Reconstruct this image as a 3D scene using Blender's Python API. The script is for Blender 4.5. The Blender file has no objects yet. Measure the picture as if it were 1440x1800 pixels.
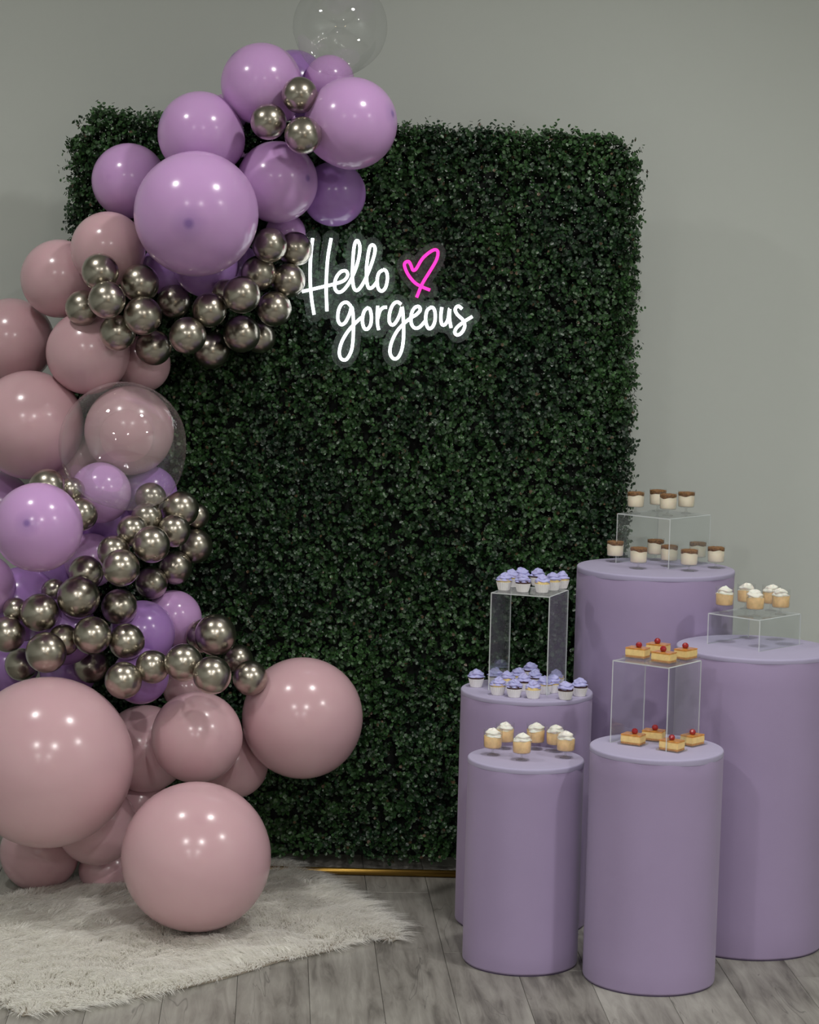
import bpy, bmesh, math, random
import numpy as np
from mathutils import Vector, Matrix

# ------------------------------------------------------------------ camera
W, H, F = 1440, 1800, 4000.0
PITCH, ROLL, CAMZ = math.radians(5.71), math.radians(1.4), 1.66
scene = bpy.context.scene
COL = scene.collection
fwd = Vector((0, math.cos(PITCH), -math.sin(PITCH)))
rt = Vector((1, 0, 0)); up = rt.cross(fwd)
r2 = rt * math.cos(ROLL) + up * math.sin(ROLL)
u2 = -rt * math.sin(ROLL) + up * math.cos(ROLL)
ROT = Matrix((r2, u2, -fwd)).transposed()
CP = Vector((0, 0, CAMZ))
cd = bpy.data.cameras.new('camera'); cam = bpy.data.objects.new('camera', cd); COL.objects.link(cam)
cam.matrix_world = Matrix.Translation(CP) @ ROT.to_4x4()
cd.sensor_fit = 'VERTICAL'; cd.sensor_height = 36.0; cd.lens = 36.0 * F / H
cd.clip_start = 0.05; cd.clip_end = 60
scene.camera = cam

# ------------------------------------------------------------------ world, lamps, exposure
w = bpy.data.worlds.new('world'); scene.world = w; w.use_nodes = True
w.node_tree.nodes['Background'].inputs[0].default_value = (0.5, 0.52, 0.52, 1)
w.node_tree.nodes['Background'].inputs[1].default_value = 0.05
scene.view_settings.view_transform = 'Standard'; scene.view_settings.look = 'None'
scene.view_settings.gamma = 1; scene.view_settings.use_curve_mapping = False
scene.view_settings.exposure = 0.0
scene.cycles.max_bounces = 16; scene.cycles.diffuse_bounces = 8; scene.cycles.transmission_bounces = 10; scene.cycles.transparent_max_bounces = 24
CEIL = 3.25
def lamp(x, y, z, watts, size, col=(1, 0.98, 0.95), spread=160, rot=(0, 0, 0)):
    l = bpy.data.lights.new('ceiling_lamp', 'AREA'); l.shape = 'DISK'; l.size = size
    l.energy = watts; l.color = col; l.spread = math.radians(spread)
    o = bpy.data.objects.new('ceiling_lamp', l); COL.objects.link(o)
    o.location = (x, y, z); o.rotation_euler = rot
for (y, e, s) in ((5.1, 17, .20), (1.6, 54, .17), (-2.0, 76, .17), (-5.5, 80, .17), (-10, 70, .17)):
    for x in (-1.5, 0.55): lamp(x, y, CEIL - 0.02, e * (.85 if x < 0 else 1.1), s)
lamp(2.7, 3.4, CEIL - 0.02, 42, .2)
lamp(2.4, -4.5, 1.5, 6, .16, (1, .62, .32), 170, (math.radians(78), 0, math.radians(20)))

# ------------------------------------------------------------------ pixel -> world point helpers
def ray(px, py):
    return (ROT @ Vector(((px - W / 2) / F, -(py - H / 2) / F, -1.0)))
def at_y(px, py, Y):
    d = ray(px, py); return CP + d * (Y / d.y)
def at_z(px, py, Z):
    d = ray(px, py); return CP + d * ((Z - CAMZ) / d.z)
def depth(p): return (p - CP).dot(fwd)

# ------------------------------------------------------------------ materials
def lin(r, g, b):
    f = lambda c: (c / 255 / 12.92) if c / 255 <= .04045 else ((c / 255 + .055) / 1.055) ** 2.4
    return (f(r), f(g), f(b), 1)
def new_mat(name):
    m = bpy.data.materials.new(name); m.use_nodes = True
    nt = m.node_tree; return m, nt, nt.nodes, nt.links
def pbr(name, col, rough=.5, metal=0, spec=.5, noise=0.0, nscale=20, bump=0.0, bscale=200, coat=0, sheen=0, sss=0, sssr=.02):
    m, nt, N, L = new_mat(name); b = N['Principled BSDF']
    b.inputs['Base Color'].default_value = col; b.inputs['Roughness'].default_value = rough
    b.inputs['Metallic'].default_value = metal; b.inputs['Specular IOR Level'].default_value = spec
    b.inputs['Coat Weight'].default_value = coat; b.inputs['Sheen Weight'].default_value = sheen
    if sss:
        b.inputs['Subsurface Weight'].default_value = sss; b.inputs['Subsurface Scale'].default_value = sssr
    tc = N.new('ShaderNodeTexCoord')
    if noise:
        n = N.new('ShaderNodeTexNoise'); n.inputs['Scale'].default_value = nscale; n.inputs['Detail'].default_value = 4
        L.new(tc.outputs['Object'], n.inputs['Vector'])
        mx = N.new('ShaderNodeMix'); mx.data_type = 'RGBA'; mx.blend_type = 'MULTIPLY'; mx.inputs[0].default_value = 1
        mr = N.new('ShaderNodeMapRange'); mr.inputs['To Min'].default_value = 1 - noise; mr.inputs['To Max'].default_value = 1 + noise
        mr.inputs['From Min'].default_value = .3; mr.inputs['From Max'].default_value = .7
        L.new(n.outputs['Fac'], mr.inputs['Value']); mx.inputs[6].default_value = col
        L.new(mr.outputs[0], mx.inputs[7]); L.new(mx.outputs[2], b.inputs['Base Color'])
    if bump:
        n2 = N.new('ShaderNodeTexNoise'); n2.inputs['Scale'].default_value = bscale; n2.inputs['Detail'].default_value = 3
        L.new(tc.outputs['Object'], n2.inputs['Vector'])
        bp = N.new('ShaderNodeBump'); bp.inputs['Strength'].default_value = bump; bp.inputs['Distance'].default_value = .002
        L.new(n2.outputs['Fac'], bp.inputs['Height']); L.new(bp.outputs['Normal'], b.inputs['Normal'])
    return m
def latex(name, col, dark):
    """matte-gloss latex; the thicker dimple at the crown (+Z pole) is a darker colour"""
    m = pbr(name, col, .2, spec=.45); N, L = m.node_tree.nodes, m.node_tree.links; b = N['Principled BSDF']
    tc = N.new('ShaderNodeTexCoord')
    vd = N.new('ShaderNodeVectorMath'); vd.operation = 'DISTANCE'; vd.inputs[1].default_value = (0, 0, 1)
    L.new(tc.outputs['Object'], vd.inputs[0])
    r = N.new('ShaderNodeValToRGB'); e = r.color_ramp.elements
    e[0].position = 0.04; e[0].color = dark
    mid = tuple(dark[i] * .35 + col[i] * .65 for i in range(3)) + (1,)
    k = e.new(.11); k.color = mid
    e[-1].position = .34; e[-1].color = col
    L.new(vd.outputs['Value'], r.inputs[0]); L.new(r.outputs[0], b.inputs['Base Color'])
    b.inputs['Subsurface Weight'].default_value = .25; b.inputs['Subsurface Scale'].default_value = .03
    b.inputs['Subsurface Radius'].default_value = (1, .5, .8)
    return m
def clear(name, tint=(.97, .98, .98, 1), rough=.02, ior=1.45, haze=0.0, hazecol=(.8, .85, .85, 1), boost=1.0, bump=None, edge=.7):
    m, nt, N, L = new_mat(name); N.remove(N['Principled BSDF'])
    out = N['Material Output']
    t = N.new('ShaderNodeBsdfTransparent'); t.inputs[0].default_value = tint
    g = N.new('ShaderNodeBsdfGlossy'); g.inputs['Roughness'].default_value = rough
    fr = N.new('ShaderNodeLayerWeight'); fr.inputs['Blend'].default_value = .5
    pw = N.new('ShaderNodeMath'); pw.operation = 'POWER'; pw.inputs[1].default_value = 4.5; L.new(fr.outputs['Facing'], pw.inputs[0])
    f0 = ((ior - 1) / (ior + 1)) ** 2 * boost
    ml = N.new('ShaderNodeMath'); ml.operation = 'MULTIPLY_ADD'; ml.inputs[1].default_value = edge; ml.inputs[2].default_value = f0; ml.use_clamp = True
    L.new(pw.outputs[0], ml.inputs[0])
    mx = N.new('ShaderNodeMixShader'); L.new(ml.outputs[0], mx.inputs[0]); L.new(t.outputs[0], mx.inputs[1]); L.new(g.outputs[0], mx.inputs[2])
    last = mx
    if haze:
        d = N.new('ShaderNodeBsdfDiffuse'); d.inputs[0].default_value = hazecol
        m2 = N.new('ShaderNodeMixShader'); m2.inputs[0].default_value = haze
        L.new(mx.outputs[0], m2.inputs[1]); L.new(d.outputs[0], m2.inputs[2]); last = m2
    if bump:
        tc = N.new('ShaderNodeTexCoord'); n = N.new('ShaderNodeTexNoise')
        mp = N.new('ShaderNodeMapping'); mp.inputs['Scale'].default_value = (5, 5, .9)
        L.new(tc.outputs['Object'], mp.inputs[0]); L.new(mp.outputs[0], n.inputs['Vector']); n.inputs['Scale'].default_value = 3
        sp = N.new('ShaderNodeSeparateXYZ'); L.new(tc.outputs['Object'], sp.inputs[0])
        mr = N.new('ShaderNodeMapRange'); mr.inputs['From Min'].default_value = -.55; mr.inputs['From Max'].default_value = -1
        L.new(sp.outputs['Z'], mr.inputs['Value'])
        mu = N.new('ShaderNodeMath'); mu.operation = 'MULTIPLY'; L.new(n.outputs['Fac'], mu.inputs[0]); L.new(mr.outputs[0], mu.inputs[1])
        bp = N.new('ShaderNodeBump'); bp.inputs['Strength'].default_value = bump; bp.inputs['Distance'].default_value = .12
        L.new(mu.outputs[0], bp.inputs['Height']); L.new(bp.outputs[0], g.inputs['Normal'])
    L.new(last.outputs[0], out.inputs[0]); return m
def glow(name, col, s):
    m, nt, N, L = new_mat(name); N.remove(N['Principled BSDF'])
    e = N.new('ShaderNodeEmission'); e.inputs[0].default_value = col; e.inputs[1].default_value = s
    L.new(e.outputs[0], N['Material Output'].inputs[0]); return m

M = {}
M['wall'] = pbr('wall_paint', lin(194, 199, 194), .75, spec=.25, noise=.015, nscale=1.3, bump=.05, bscale=300)
M['ceiling'] = pbr('ceiling_paint', lin(225, 225, 220), .9, spec=.1)
M['lav'] = latex('lavender_latex', lin(200, 159, 210), lin(142, 110, 172))
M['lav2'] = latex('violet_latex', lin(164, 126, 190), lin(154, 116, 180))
M['pink'] = latex('pink_latex', lin(203, 167, 174), lin(199, 162, 170))
M['chrome'] = pbr('champagne_chrome', (.41, .375, .315, 1), .28, metal=1, noise=.05, nscale=2.5, coat=.55)
M['chrome'].node_tree.nodes['Principled BSDF'].inputs['Coat Roughness'].default_value = .07
M['bubble'] = clear('clear_bubble', (.96, .965, .965, 1), .02, 1.5, bump=.35, boost=1.9, edge=.5, haze=.02, hazecol=(.9, .9, .9, 1))
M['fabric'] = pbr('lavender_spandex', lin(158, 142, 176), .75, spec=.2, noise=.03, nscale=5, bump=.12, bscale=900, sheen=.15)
M['fabric_lit_top'] = pbr('lavender_spandex_lit_top', lin(170, 163, 192), .75, spec=.2, noise=.02, nscale=8, bump=.12, bscale=900, sheen=.15)  # same cover as the sides, paler: light from above put into its colour
M['base_trim'] = pbr('dark_base_trim', lin(80, 68, 95), .8)
M['acrylic'] = clear('clear_acrylic', (.96, .975, .975, 1), .015, 1.45, haze=.035, boost=1.25)
M['acrylic_edge'] = clear('cut_acrylic_edge', (.9, .93, .93, 1), .2, 1.5, haze=.6, hazecol=(.80, .84, .84, 1))
M['glass'] = clear('cup_plastic', (.96, .965, .96, 1), .03, 1.45, haze=.02, boost=1.3)
M['sign_plate'] = clear('sign_acrylic', (.90, .925, .92, 1), .06, 1.45, haze=.022, hazecol=(.8, .9, .88, 1))
M['neon_white'] = glow('white_led', (.93, .98, 1, 1), 3.2)
M['neon_pink'] = glow('pink_led', (1, .04, .42, 1), 1.7)
M['gold'] = pbr('brushed_gold', lin(158, 126, 62), .38, metal=1)
M['cream'] = pbr('vanilla_cream', lin(240, 228, 205), .5, noise=.03, nscale=60, sss=.15, sssr=.01)
M['crumb'] = pbr('brown_crumb', lin(140, 98, 52), .85, noise=.55, nscale=260, bump=.8, bscale=500)
M['pudding'] = pbr('banana_pudding', lin(232, 196, 142), .5, noise=.14, nscale=70, sss=.15, sssr=.01)
M['whip'] = pbr('whipped_cream', lin(240, 238, 228), .5, sss=.15, sssr=.01, bump=.2, bscale=150)
M['liner'] = pbr('paper_liner', lin(240, 238, 236), .75)
M['choc'] = pbr('chocolate_cake', lin(70, 42, 36), .85, bump=.8, bscale=500, noise=.3, nscale=200)
M['vanilla'] = pbr('vanilla_cake', lin(232, 206, 140), .8, bump=.6, bscale=500, noise=.1, nscale=200)
M['icing'] = pbr('periwinkle_icing', lin(176, 176, 224), .5, noise=.05, nscale=80, sss=.1, sssr=.01)
M['caramel'] = pbr('caramel_glaze', lin(208, 146, 74), .2, noise=.3, nscale=60)
M['cheesecake'] = pbr('cheesecake', lin(240, 208, 140), .6, noise=.08, nscale=90, bump=.3, bscale=300)
M['biscuit'] = pbr('biscuit_base', lin(190, 140, 92), .85, noise=.3, nscale=200)
M['cherry'] = pbr('glazed_cherry', lin(150, 18, 30), .1, coat=.5, spec=.6)
M['stem'] = pbr('twig', lin(40, 44, 28), .8)
M['backing'] = pbr('dark_green_grid', lin(4, 9, 6), .95)
_m, _nt, N, L = new_mat('white_faux_fur'); N.remove(N['Principled BSDF'])
_d = N.new('ShaderNodeBsdfDiffuse'); _d.inputs[0].default_value = (.96, .955, .925, 1)
_t = N.new('ShaderNodeBsdfTranslucent'); _t.inputs[0].default_value = (.96, .955, .925, 1)
_x = N.new('ShaderNodeMixShader'); _x.inputs[0].default_value = .55
L.new(_d.outputs[0], _x.inputs[1]); L.new(_t.outputs[0], _x.inputs[2]); L.new(_x.outputs[0], N['Material Output'].inputs[0]); M['fur'] = _m
M['rug_back'] = pbr('rug_backing', lin(150, 142, 130), .9)
M['slab'] = pbr('floor_slab', lin(96, 93, 90), .7, noise=.15, nscale=3)
M['gap'] = pbr('plank_gap', lin(52, 48, 46), .9)

# foliage: colour comes from a per-leaf attribute
m, nt, N, L = new_mat('boxwood_leaf'); b = N['Principled BSDF']; b.inputs['Roughness'].default_value = .38
b.inputs['Specular IOR Level'].default_value = .5
a = N.new('ShaderNodeAttribute'); a.attribute_name = 'leafcol'; L.new(a.outputs['Color'], b.inputs['Base Color']); M['leaf'] = m

# grey wood laminate, varied per plank
m, nt, N, L = new_mat('grey_oak_plank'); b = N['Principled BSDF']; b.inputs['Roughness'].default_value = .5; b.inputs['Specular IOR Level'].default_value = .3
tc = N.new('ShaderNodeTexCoord'); oi = N.new('ShaderNodeObjectInfo')
cx = N.new('ShaderNodeCombineXYZ'); mu = N.new('ShaderNodeMath'); mu.operation = 'MULTIPLY'; mu.inputs[1].default_value = 37
L.new(oi.outputs['Random'], mu.inputs[0]); L.new(mu.outputs[0], cx.inputs[0]); L.new(mu.outputs[0], cx.inputs[1]); L.new(mu.outputs[0], cx.inputs[2])
ad = N.new('ShaderNodeVectorMath'); ad.operation = 'ADD'; L.new(tc.outputs['Object'], ad.inputs[0]); L.new(cx.outputs[0], ad.inputs[1])
mp = N.new('ShaderNodeMapping'); mp.inputs['Scale'].default_value = (1, .11, 1); L.new(ad.outputs[0], mp.inputs[0])
n1 = N.new('ShaderNodeTexNoise'); n1.inputs['Scale'].default_value = 42; n1.inputs['Detail'].default_value = 8; n1.inputs['Roughness'].default_value = .68; n1.inputs['Distortion'].default_value = 1.2
L.new(mp.outputs[0], n1.inputs['Vector'])
wv = N.new('ShaderNodeTexWave'); wv.inputs['Scale'].default_value = 7; wv.inputs['Distortion'].default_value = 9; wv.inputs['Detail'].default_value = 3; wv.inputs['Detail Scale'].default_value = 1.6
L.new(mp.outputs[0], wv.inputs['Vector'])
mp2 = N.new('ShaderNodeMapping'); mp2.inputs['Scale'].default_value = (1, .45, 1); L.new(ad.outputs[0], mp2.inputs[0])
n2 = N.new('ShaderNodeTexNoise'); n2.inputs['Scale'].default_value = 7; n2.inputs['Detail'].default_value = 3; L.new(mp2.outputs[0], n2.inputs['Vector'])
def mathn(op, a_, b_):
    n = N.new('ShaderNodeMath'); n.operation = op
    for i, v in enumerate((a_, b_)):
        if isinstance(v, (int, float)): n.inputs[i].default_value = v
        else: L.new(v, n.inputs[i])
    return n.outputs[0]
f = mathn('ADD', mathn('MULTIPLY', n1.outputs['Fac'], .40), mathn('MULTIPLY', wv.outputs['Fac'], .06))
f = mathn('ADD', f, mathn('MULTIPLY', n2.outputs['Fac'], .44)); f = mathn('ADD', f, mathn('MULTIPLY', oi.outputs['Random'], .10))
rp = N.new('ShaderNodeValToRGB'); e = rp.color_ramp.elements
e[0].position = .33; e[0].color = lin(88, 85, 80); e[1].position = .66; e[1].color = lin(160, 158, 151)
k = e.new(.45); k.color = lin(126, 123, 117)
L.new(f, rp.inputs[0]); 
# dark hairline checks
mp3 = N.new('ShaderNodeMapping'); mp3.inputs['Scale'].default_value = (1, .13, 1); L.new(ad.outputs[0], mp3.inputs[0])
n3 = N.new('ShaderNodeTexNoise'); n3.inputs['Scale'].default_value = 16; n3.inputs['Detail'].default_value = 2; n3.inputs['Distortion'].default_value = .8; L.new(mp3.outputs[0], n3.inputs['Vector'])
crk = mathn('ABSOLUTE', mathn('SUBTRACT', n3.outputs['Fac'], .36), 0)
mr = N.new('ShaderNodeMapRange'); mr.inputs['From Max'].default_value = .006; mr.inputs['To Min'].default_value = .55; L.new(crk, mr.inputs['Value'])
mx = N.new('ShaderNodeMix'); mx.data_type = 'RGBA'; mx.blend_type = 'MULTIPLY'; mx.inputs[0].default_value = 1
L.new(rp.outputs[0], mx.inputs[6]); L.new(mr.outputs[0], mx.inputs[7]); L.new(mx.outputs[2], b.inputs['Base Color'])
bp = N.new('ShaderNodeBump'); bp.inputs['Strength'].default_value = .25; bp.inputs['Distance'].default_value = .001; L.new(f, bp.inputs['Height']); L.new(bp.outputs[0], b.inputs['Normal'])
M['plank'] = m

# ------------------------------------------------------------------ object helpers
def link(name, me, parent=None):
    o = bpy.data.objects.new(name, me); COL.objects.link(o)
    if parent is not None: o.parent = parent
    return o
def mesh(name, V, Fc, mats, smooth=True, fm=None):
    me = bpy.data.meshes.new(name); me.from_pydata([tuple(v) for v in V], [], Fc); 
    for m in (mats if isinstance(mats, (list, tuple)) else [mats]): me.materials.append(m)
    if smooth: me.polygons.foreach_set('use_smooth', [True] * len(me.polygons))
    if fm is not None: me.polygons.foreach_set('material_index', fm)
    me.update(); return me
def bm_mesh(name, bm, mats, smooth=False):
    bmesh.ops.recalc_face_normals(bm, faces=bm.faces)
    me = bpy.data.meshes.new(name); bm.to_mesh(me); bm.free()
    for m in (mats if isinstance(mats, (list, tuple)) else [mats]): me.materials.append(m)
    if smooth: me.polygons.foreach_set('use_smooth', [True] * len(me.polygons))
    return me
def thing(name, label, cat, loc=(0, 0, 0), rz=0, group=None, sc=1.0):
    o = bpy.data.objects.new(name, None); COL.objects.link(o); o.location = loc; o.rotation_euler = (0, 0, rz); o.scale = (sc,) * 3
    o.empty_display_size = .05
    o['label'] = label; o['category'] = cat
    if group: o['group'] = group
    return o
def lathe(prof, seg=32, fn=None, capped=True):
    """prof: list of (r, z) bottom to top; fn(theta, r, z) -> (r, z) displaces"""
    V, Fc = [], []
    for (r, z) in prof:
        for s in range(seg):
            t = 2 * math.pi * s / seg; rr, zz = (fn(t, r, z) if fn else (r, z))
            V.append((rr * math.cos(t), rr * math.sin(t), zz))
    n = len(prof)
    for i in range(n - 1):
        for s in range(seg):
            s2 = (s + 1) % seg
            Fc.append((i * seg + s, i * seg + s2, (i + 1) * seg + s2, (i + 1) * seg + s))
    if capped:
        Fc.append(tuple(range(seg - 1, -1, -1))); Fc.append(tuple((n - 1) * seg + s for s in range(seg)))
    return V, Fc
def box(bm, x0, x1, y0, y1, z0, z1):
    v = [bm.verts.new(p) for p in ((x0, y0, z0), (x1, y0, z0), (x1, y1, z0), (x0, y1, z0), (x0, y0, z1), (x1, y0, z1), (x1, y1, z1), (x0, y1, z1))]
    return [bm.faces.new([v[i] for i in q]) for q in ((3, 2, 1, 0), (4, 5, 6, 7), (0, 1, 5, 4), (1, 2, 6, 5), (2, 3, 7, 6), (3, 0, 4, 7))]
def structure(name, me, parent=None):
    o = link(name, me, parent); o['kind'] = 'structure'; return o
def dup(root, loc, rz=0, label=None, scale=None, parts=None):
    r = root.copy(); COL.objects.link(r); r.location = loc; r.rotation_euler = (0, 0, rz)
    if scale: r.scale = (scale,) * 3
    if label: r['label'] = label
    for ch in list(root.children):
        c = ch.copy(); COL.objects.link(c); c.parent = r
        for g in ch.children:
            d = g.copy(); COL.objects.link(d); d.parent = c
    return r

# ------------------------------------------------------------------ room
WALL_Y, X0, X1, Y0 = 6.66, -3.2, 3.5, -13.5
def slab(name, x0, x1, y0, y1, z0, z1, mat):
    bm = bmesh.new(); box(bm, x0, x1, y0, y1, z0, z1); return structure(name, bm_mesh(name, bm, mat))
slab('wall_back', X0, X1, WALL_Y, WALL_Y + .12, 0, CEIL, M['wall'])
slab('wall_left', X0 - .12, X0, Y0, WALL_Y + .12, 0, CEIL, M['wall'])
slab('wall_right', X1, X1 + .12, Y0, WALL_Y + .12, 0, CEIL, M['wall'])
slab('wall_front', X0, X1, Y0 - .12, Y0, 0, CEIL, M['wall'])
slab('ceiling', X0 - .12, X1 + .12, Y0 - .12, WALL_Y + .12, CEIL, CEIL + .1, M['ceiling'])
floor = slab('floor', X0 - .12, X1 + .12, Y0 - .12, WALL_Y + .12, -.12, -.0035, M['gap'])

# floor planks, running away from the camera, turned about 6 degrees
def plank_mesh(wd, ln, nm='plank'):
    bm = bmesh.new(); c = .0009; z1 = 0; z0 = -.0034
    rings = []
    for (i, z) in ((0, z0), (0, z1 - c), (c, z1)):
        rings.append([bm.verts.new((x, y, z)) for x, y in ((-wd / 2 + i, -ln / 2 + i), (wd / 2 - i, -ln / 2 + i), (wd / 2 - i, ln / 2 - i), (-wd / 2 + i, ln / 2 - i))])
    for a_, b_ in zip(rings, rings[1:]):
        for k in range(4): bm.faces.new((a_[k], a_[(k + 1) % 4], b_[(k + 1) % 4], b_[k]))
    bm.faces.new(rings[-1]); bm.faces.new(rings[0][::-1])
    return bm_mesh(nm, bm, M['plank'])
PW, PL = .17, 1.22
pm = plank_mesh(PW - .0008, PL - .0008)
pa = math.radians(3.4); random.seed(4)
ox, oy = 0.03, 5.5
offs = {}
cnt = 0
for i in range(-16, 18):
    off = ((i * 0.37 + (i * i % 5) * .17) % 1.0) * PL
    for j in range(-7, 3):
        lx, ly = i * PW, j * PL + off
        x = ox + lx * math.cos(pa) - ly * math.sin(pa); y = oy + lx * math.sin(pa) + ly * math.cos(pa)
        if -2.75 < x < 3.0 and 1.2 < y < 5.97 + .12:
            o = link('plank', pm, floor); o.location = (x, y, 0); o.rotation_euler = (0, 0, pa); cnt += 1
        elif -2.75 < x < 3.0 and 5.97 + .12 <= y < WALL_Y + .9:
            # cut the last plank of a row at the wall
            y1 = WALL_Y - .012; ylow = y - PL / 2; ln = (y1 - ylow) / math.cos(pa)
            if ln > .06:
                ln = min(ln, PL)
                cy = ly - PL / 2 + ln / 2
                x = ox + lx * math.cos(pa) - cy * math.sin(pa); y = oy + lx * math.sin(pa) + cy * math.cos(pa)
                o = link('plank', plank_mesh(PW - .0012, ln - .0012), floor); o.location = (x, y, 0); o.rotation_euler = (0, 0, pa); cnt += 1
print('planks', cnt)

# ------------------------------------------------------------------ hedge wall on its gold stand
HY = 6.40                       # plane of the grid panel; leaves come forward from it
def hx(px, py): return at_y(px, py, HY)
TL, TR, BL, BR = hx(133, 201), hx(1119, 250), hx(120, 1508), hx(1095, 1520)
hl, hr = TL.x, TR.x
zb = at_y(660, 1512, HY - .03).z
hedge = thing('hedge_wall', 'tall green artificial boxwood hedge wall behind the balloons, hung on a gold stand', 'hedge wall', ((hl + hr) / 2, HY, 0))
hcx = (hl + hr) / 2
rng = np.random.default_rng(7)
def ztop(x): return TL.z + (TR.z - TL.z) * (x - hl) / (hr - hl)
print('hedge', hl, hr, zb, TL.z, TR.z)
# leaf template (length along +X, folded on the midrib)
LT = np.array([(0, 0, 0), (.30, .40, .10), (.75, .40, .12), (1, 0, -.02), (.75, -.40, .12), (.30, -.40, .10)])
sx, sz = hr - hl, ztop(hl) - zb
NS = 21000
sxp = rng.uniform(hl, hr, NS); szp = rng.uniform(0, 1, NS)
szp = zb + .012 + szp * (ztop(sxp) - zb - .012)
# rounded corners at the top
cr = .07
keep = np.ones(NS, bool)
for cxr, sgn in ((hl + cr, -1), (hr - cr, 1)):
    dx = (sxp - cxr) * sgn; dz = szp - (ztop(sxp) - cr)
    keep &= ~((dx > 0) & (dz > 0) & (dx * dx + dz * dz > cr * cr))
sxp, szp = sxp[keep], szp[keep]; NS = len(sxp)
ES = 4200                        # a denser fringe along the rims
es, et = rng.integers(0, 3, ES), rng.uniform(0, 1, ES)
eoff = rng.uniform(.0, .055, ES)
ex = np.where(es == 0, hl + eoff, np.where(es == 1, hr - eoff, hl + .05 + et * (hr - hl - .10)))
ez = np.where(es == 2, ztop(ex) - eoff, zb + .02 + et * (ztop(ex) - zb - .07))
sxp = np.concatenate([sxp, ex]); szp = np.concatenate([szp, ez]); NS = len(sxp)
edge = np.minimum.reduce([sxp - hl, hr - sxp, ztop(sxp) - szp])
syp = HY - rng.uniform(.0, .055, NS) - .010 * np.sin(sxp * 9 + 1) * np.sin(szp * 7) 
# sprig direction: forward, outward near the rims, a few stray long ones
dirs = np.stack([rng.normal(0, .45, NS), -np.ones(NS), rng.normal(.12, .45, NS)], 1)
nr = edge < .05
outx = np.where(sxp - hl < .05, -1.0, 0) + np.where(hr - sxp < .05, 1.0, 0); outz = np.where(ztop(sxp) - szp < .05, 1.0, 0)
dirs[:, 0] += outx * rng.uniform(.0, 1.1, NS); dirs[:, 2] += outz * rng.uniform(.0, 1.2, NS)
dirs[nr, 1] *= rng.uniform(.1, 1, nr.sum())
dirs /= np.linalg.norm(dirs, axis=1)[:, None]
ln = rng.uniform(.016, .030, NS); stray = (rng.random(NS) < .16) & nr; ln[stray] *= rng.uniform(1.3, 2.3, stray.sum())
from mathutils import noise as mnoise
patch = np.array([mnoise.noise(Vector((x * 4.2, 0, z * 4.2))) + .5 * mnoise.noise(Vector((x * 13, 5, z * 13))) for x, z in zip(sxp, szp)])
NL = 7
Vs, Cs = [], []
base = np.stack([sxp, syp, szp], 1)
sprigcol = rng.normal(0, 1, NS)
for k in range(NL):
    t = (k + .6) / NL
    p = base + dirs * (ln * t)[:, None] + rng.normal(0, .0025, (NS, 3))
    # leaf axis = sprig dir blended with sideways vector
    a_ = rng.uniform(0, 2 * np.pi, NS)
    ref = np.tile(np.array([[0, 0, 1.]]), (NS, 1)); s1 = np.cross(dirs, ref); s1 /= np.linalg.norm(s1, axis=1)[:, None] + 1e-9; s2 = np.cross(dirs, s1)
    side = s1 * np.cos(a_)[:, None] + s2 * np.sin(a_)[:, None]
    ax = dirs * rng.uniform(.15, .8, NS)[:, None] + side; ax /= np.linalg.norm(ax, axis=1)[:, None]
    nn = dirs - ax * (dirs * ax).sum(1)[:, None] + rng.normal(0, .25, (NS, 3)); nn -= ax * (nn * ax).sum(1)[:, None]; nn /= np.linalg.norm(nn, axis=1)[:, None]
    bb = np.cross(nn, ax)
    L_ = rng.uniform(.0080, .0125, NS)[:, None]
    v = p[:, None, :] + (ax[:, None, :] * LT[None, :, 0:1] + bb[:, None, :] * LT[None, :, 1:2] * 1.0 + nn[:, None, :] * LT[None, :, 2:3]) * L_[:, None, :]
    Vs.append(v)
    g = np.clip(.5 + .75 * patch + .22 * sprigcol + rng.normal(0, .2, NS) + (.12 if k == NL - 1 else 0), 0, 1.3)[:, None]
    dark = np.array([.0065, .026, .011]); lite = np.array([.034, .090, .026])
    c = dark * (1 - g) + lite * g
    grey = (rng.random(NS) < .12)[:, None]; c = np.where(grey, c * .5 + np.array([.05, .062, .055]) * .6, c)
    brown = (rng.random(NS) < .012)[:, None]; c = np.where(brown, np.array([.10, .065, .035]), c)
    Cs.append(np.clip(c, .005, 1))
Vall = np.concatenate(Vs).reshape(-1, 3); Call = np.concatenate(Cs)
nleaf = len(Call)
Vall = Vall - np.array([hcx, HY, 0])
quads = (np.arange(nleaf)[:, None, None] * 6 + np.array([[0, 1, 2, 3], [0, 3, 4, 5]])[None]).reshape(-1, 4)
def np_quads(name, V, Q, mat, smooth=False):
    me = bpy.data.meshes.new(name); me.vertices.add(len(V)); me.vertices.foreach_set('co', V.astype(np.float32).ravel())
    me.loops.add(Q.size); me.loops.foreach_set('vertex_index', Q.astype(np.int32).ravel())
    me.polygons.add(len(Q)); me.polygons.foreach_set('loop_start', np.arange(0, Q.size, Q.shape[1], dtype=np.int32))
    if smooth: me.polygons.foreach_set('use_smooth', np.ones(len(Q), bool))
    me.materials.append(mat); me.update(calc_edges=True); return me
me = np_quads('foliage', Vall, quads, M['leaf'])
ca = me.attributes.new('leafcol', 'FLOAT_COLOR', 'POINT')
cc = np.ones((nleaf * 6, 4), np.float32); cc[:, :3] = np.repeat(Call, 6, axis=0); ca.data.foreach_set('color', cc.ravel())
fo = link('foliage', me, hedge); fo['kind'] = 'stuff'
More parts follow.
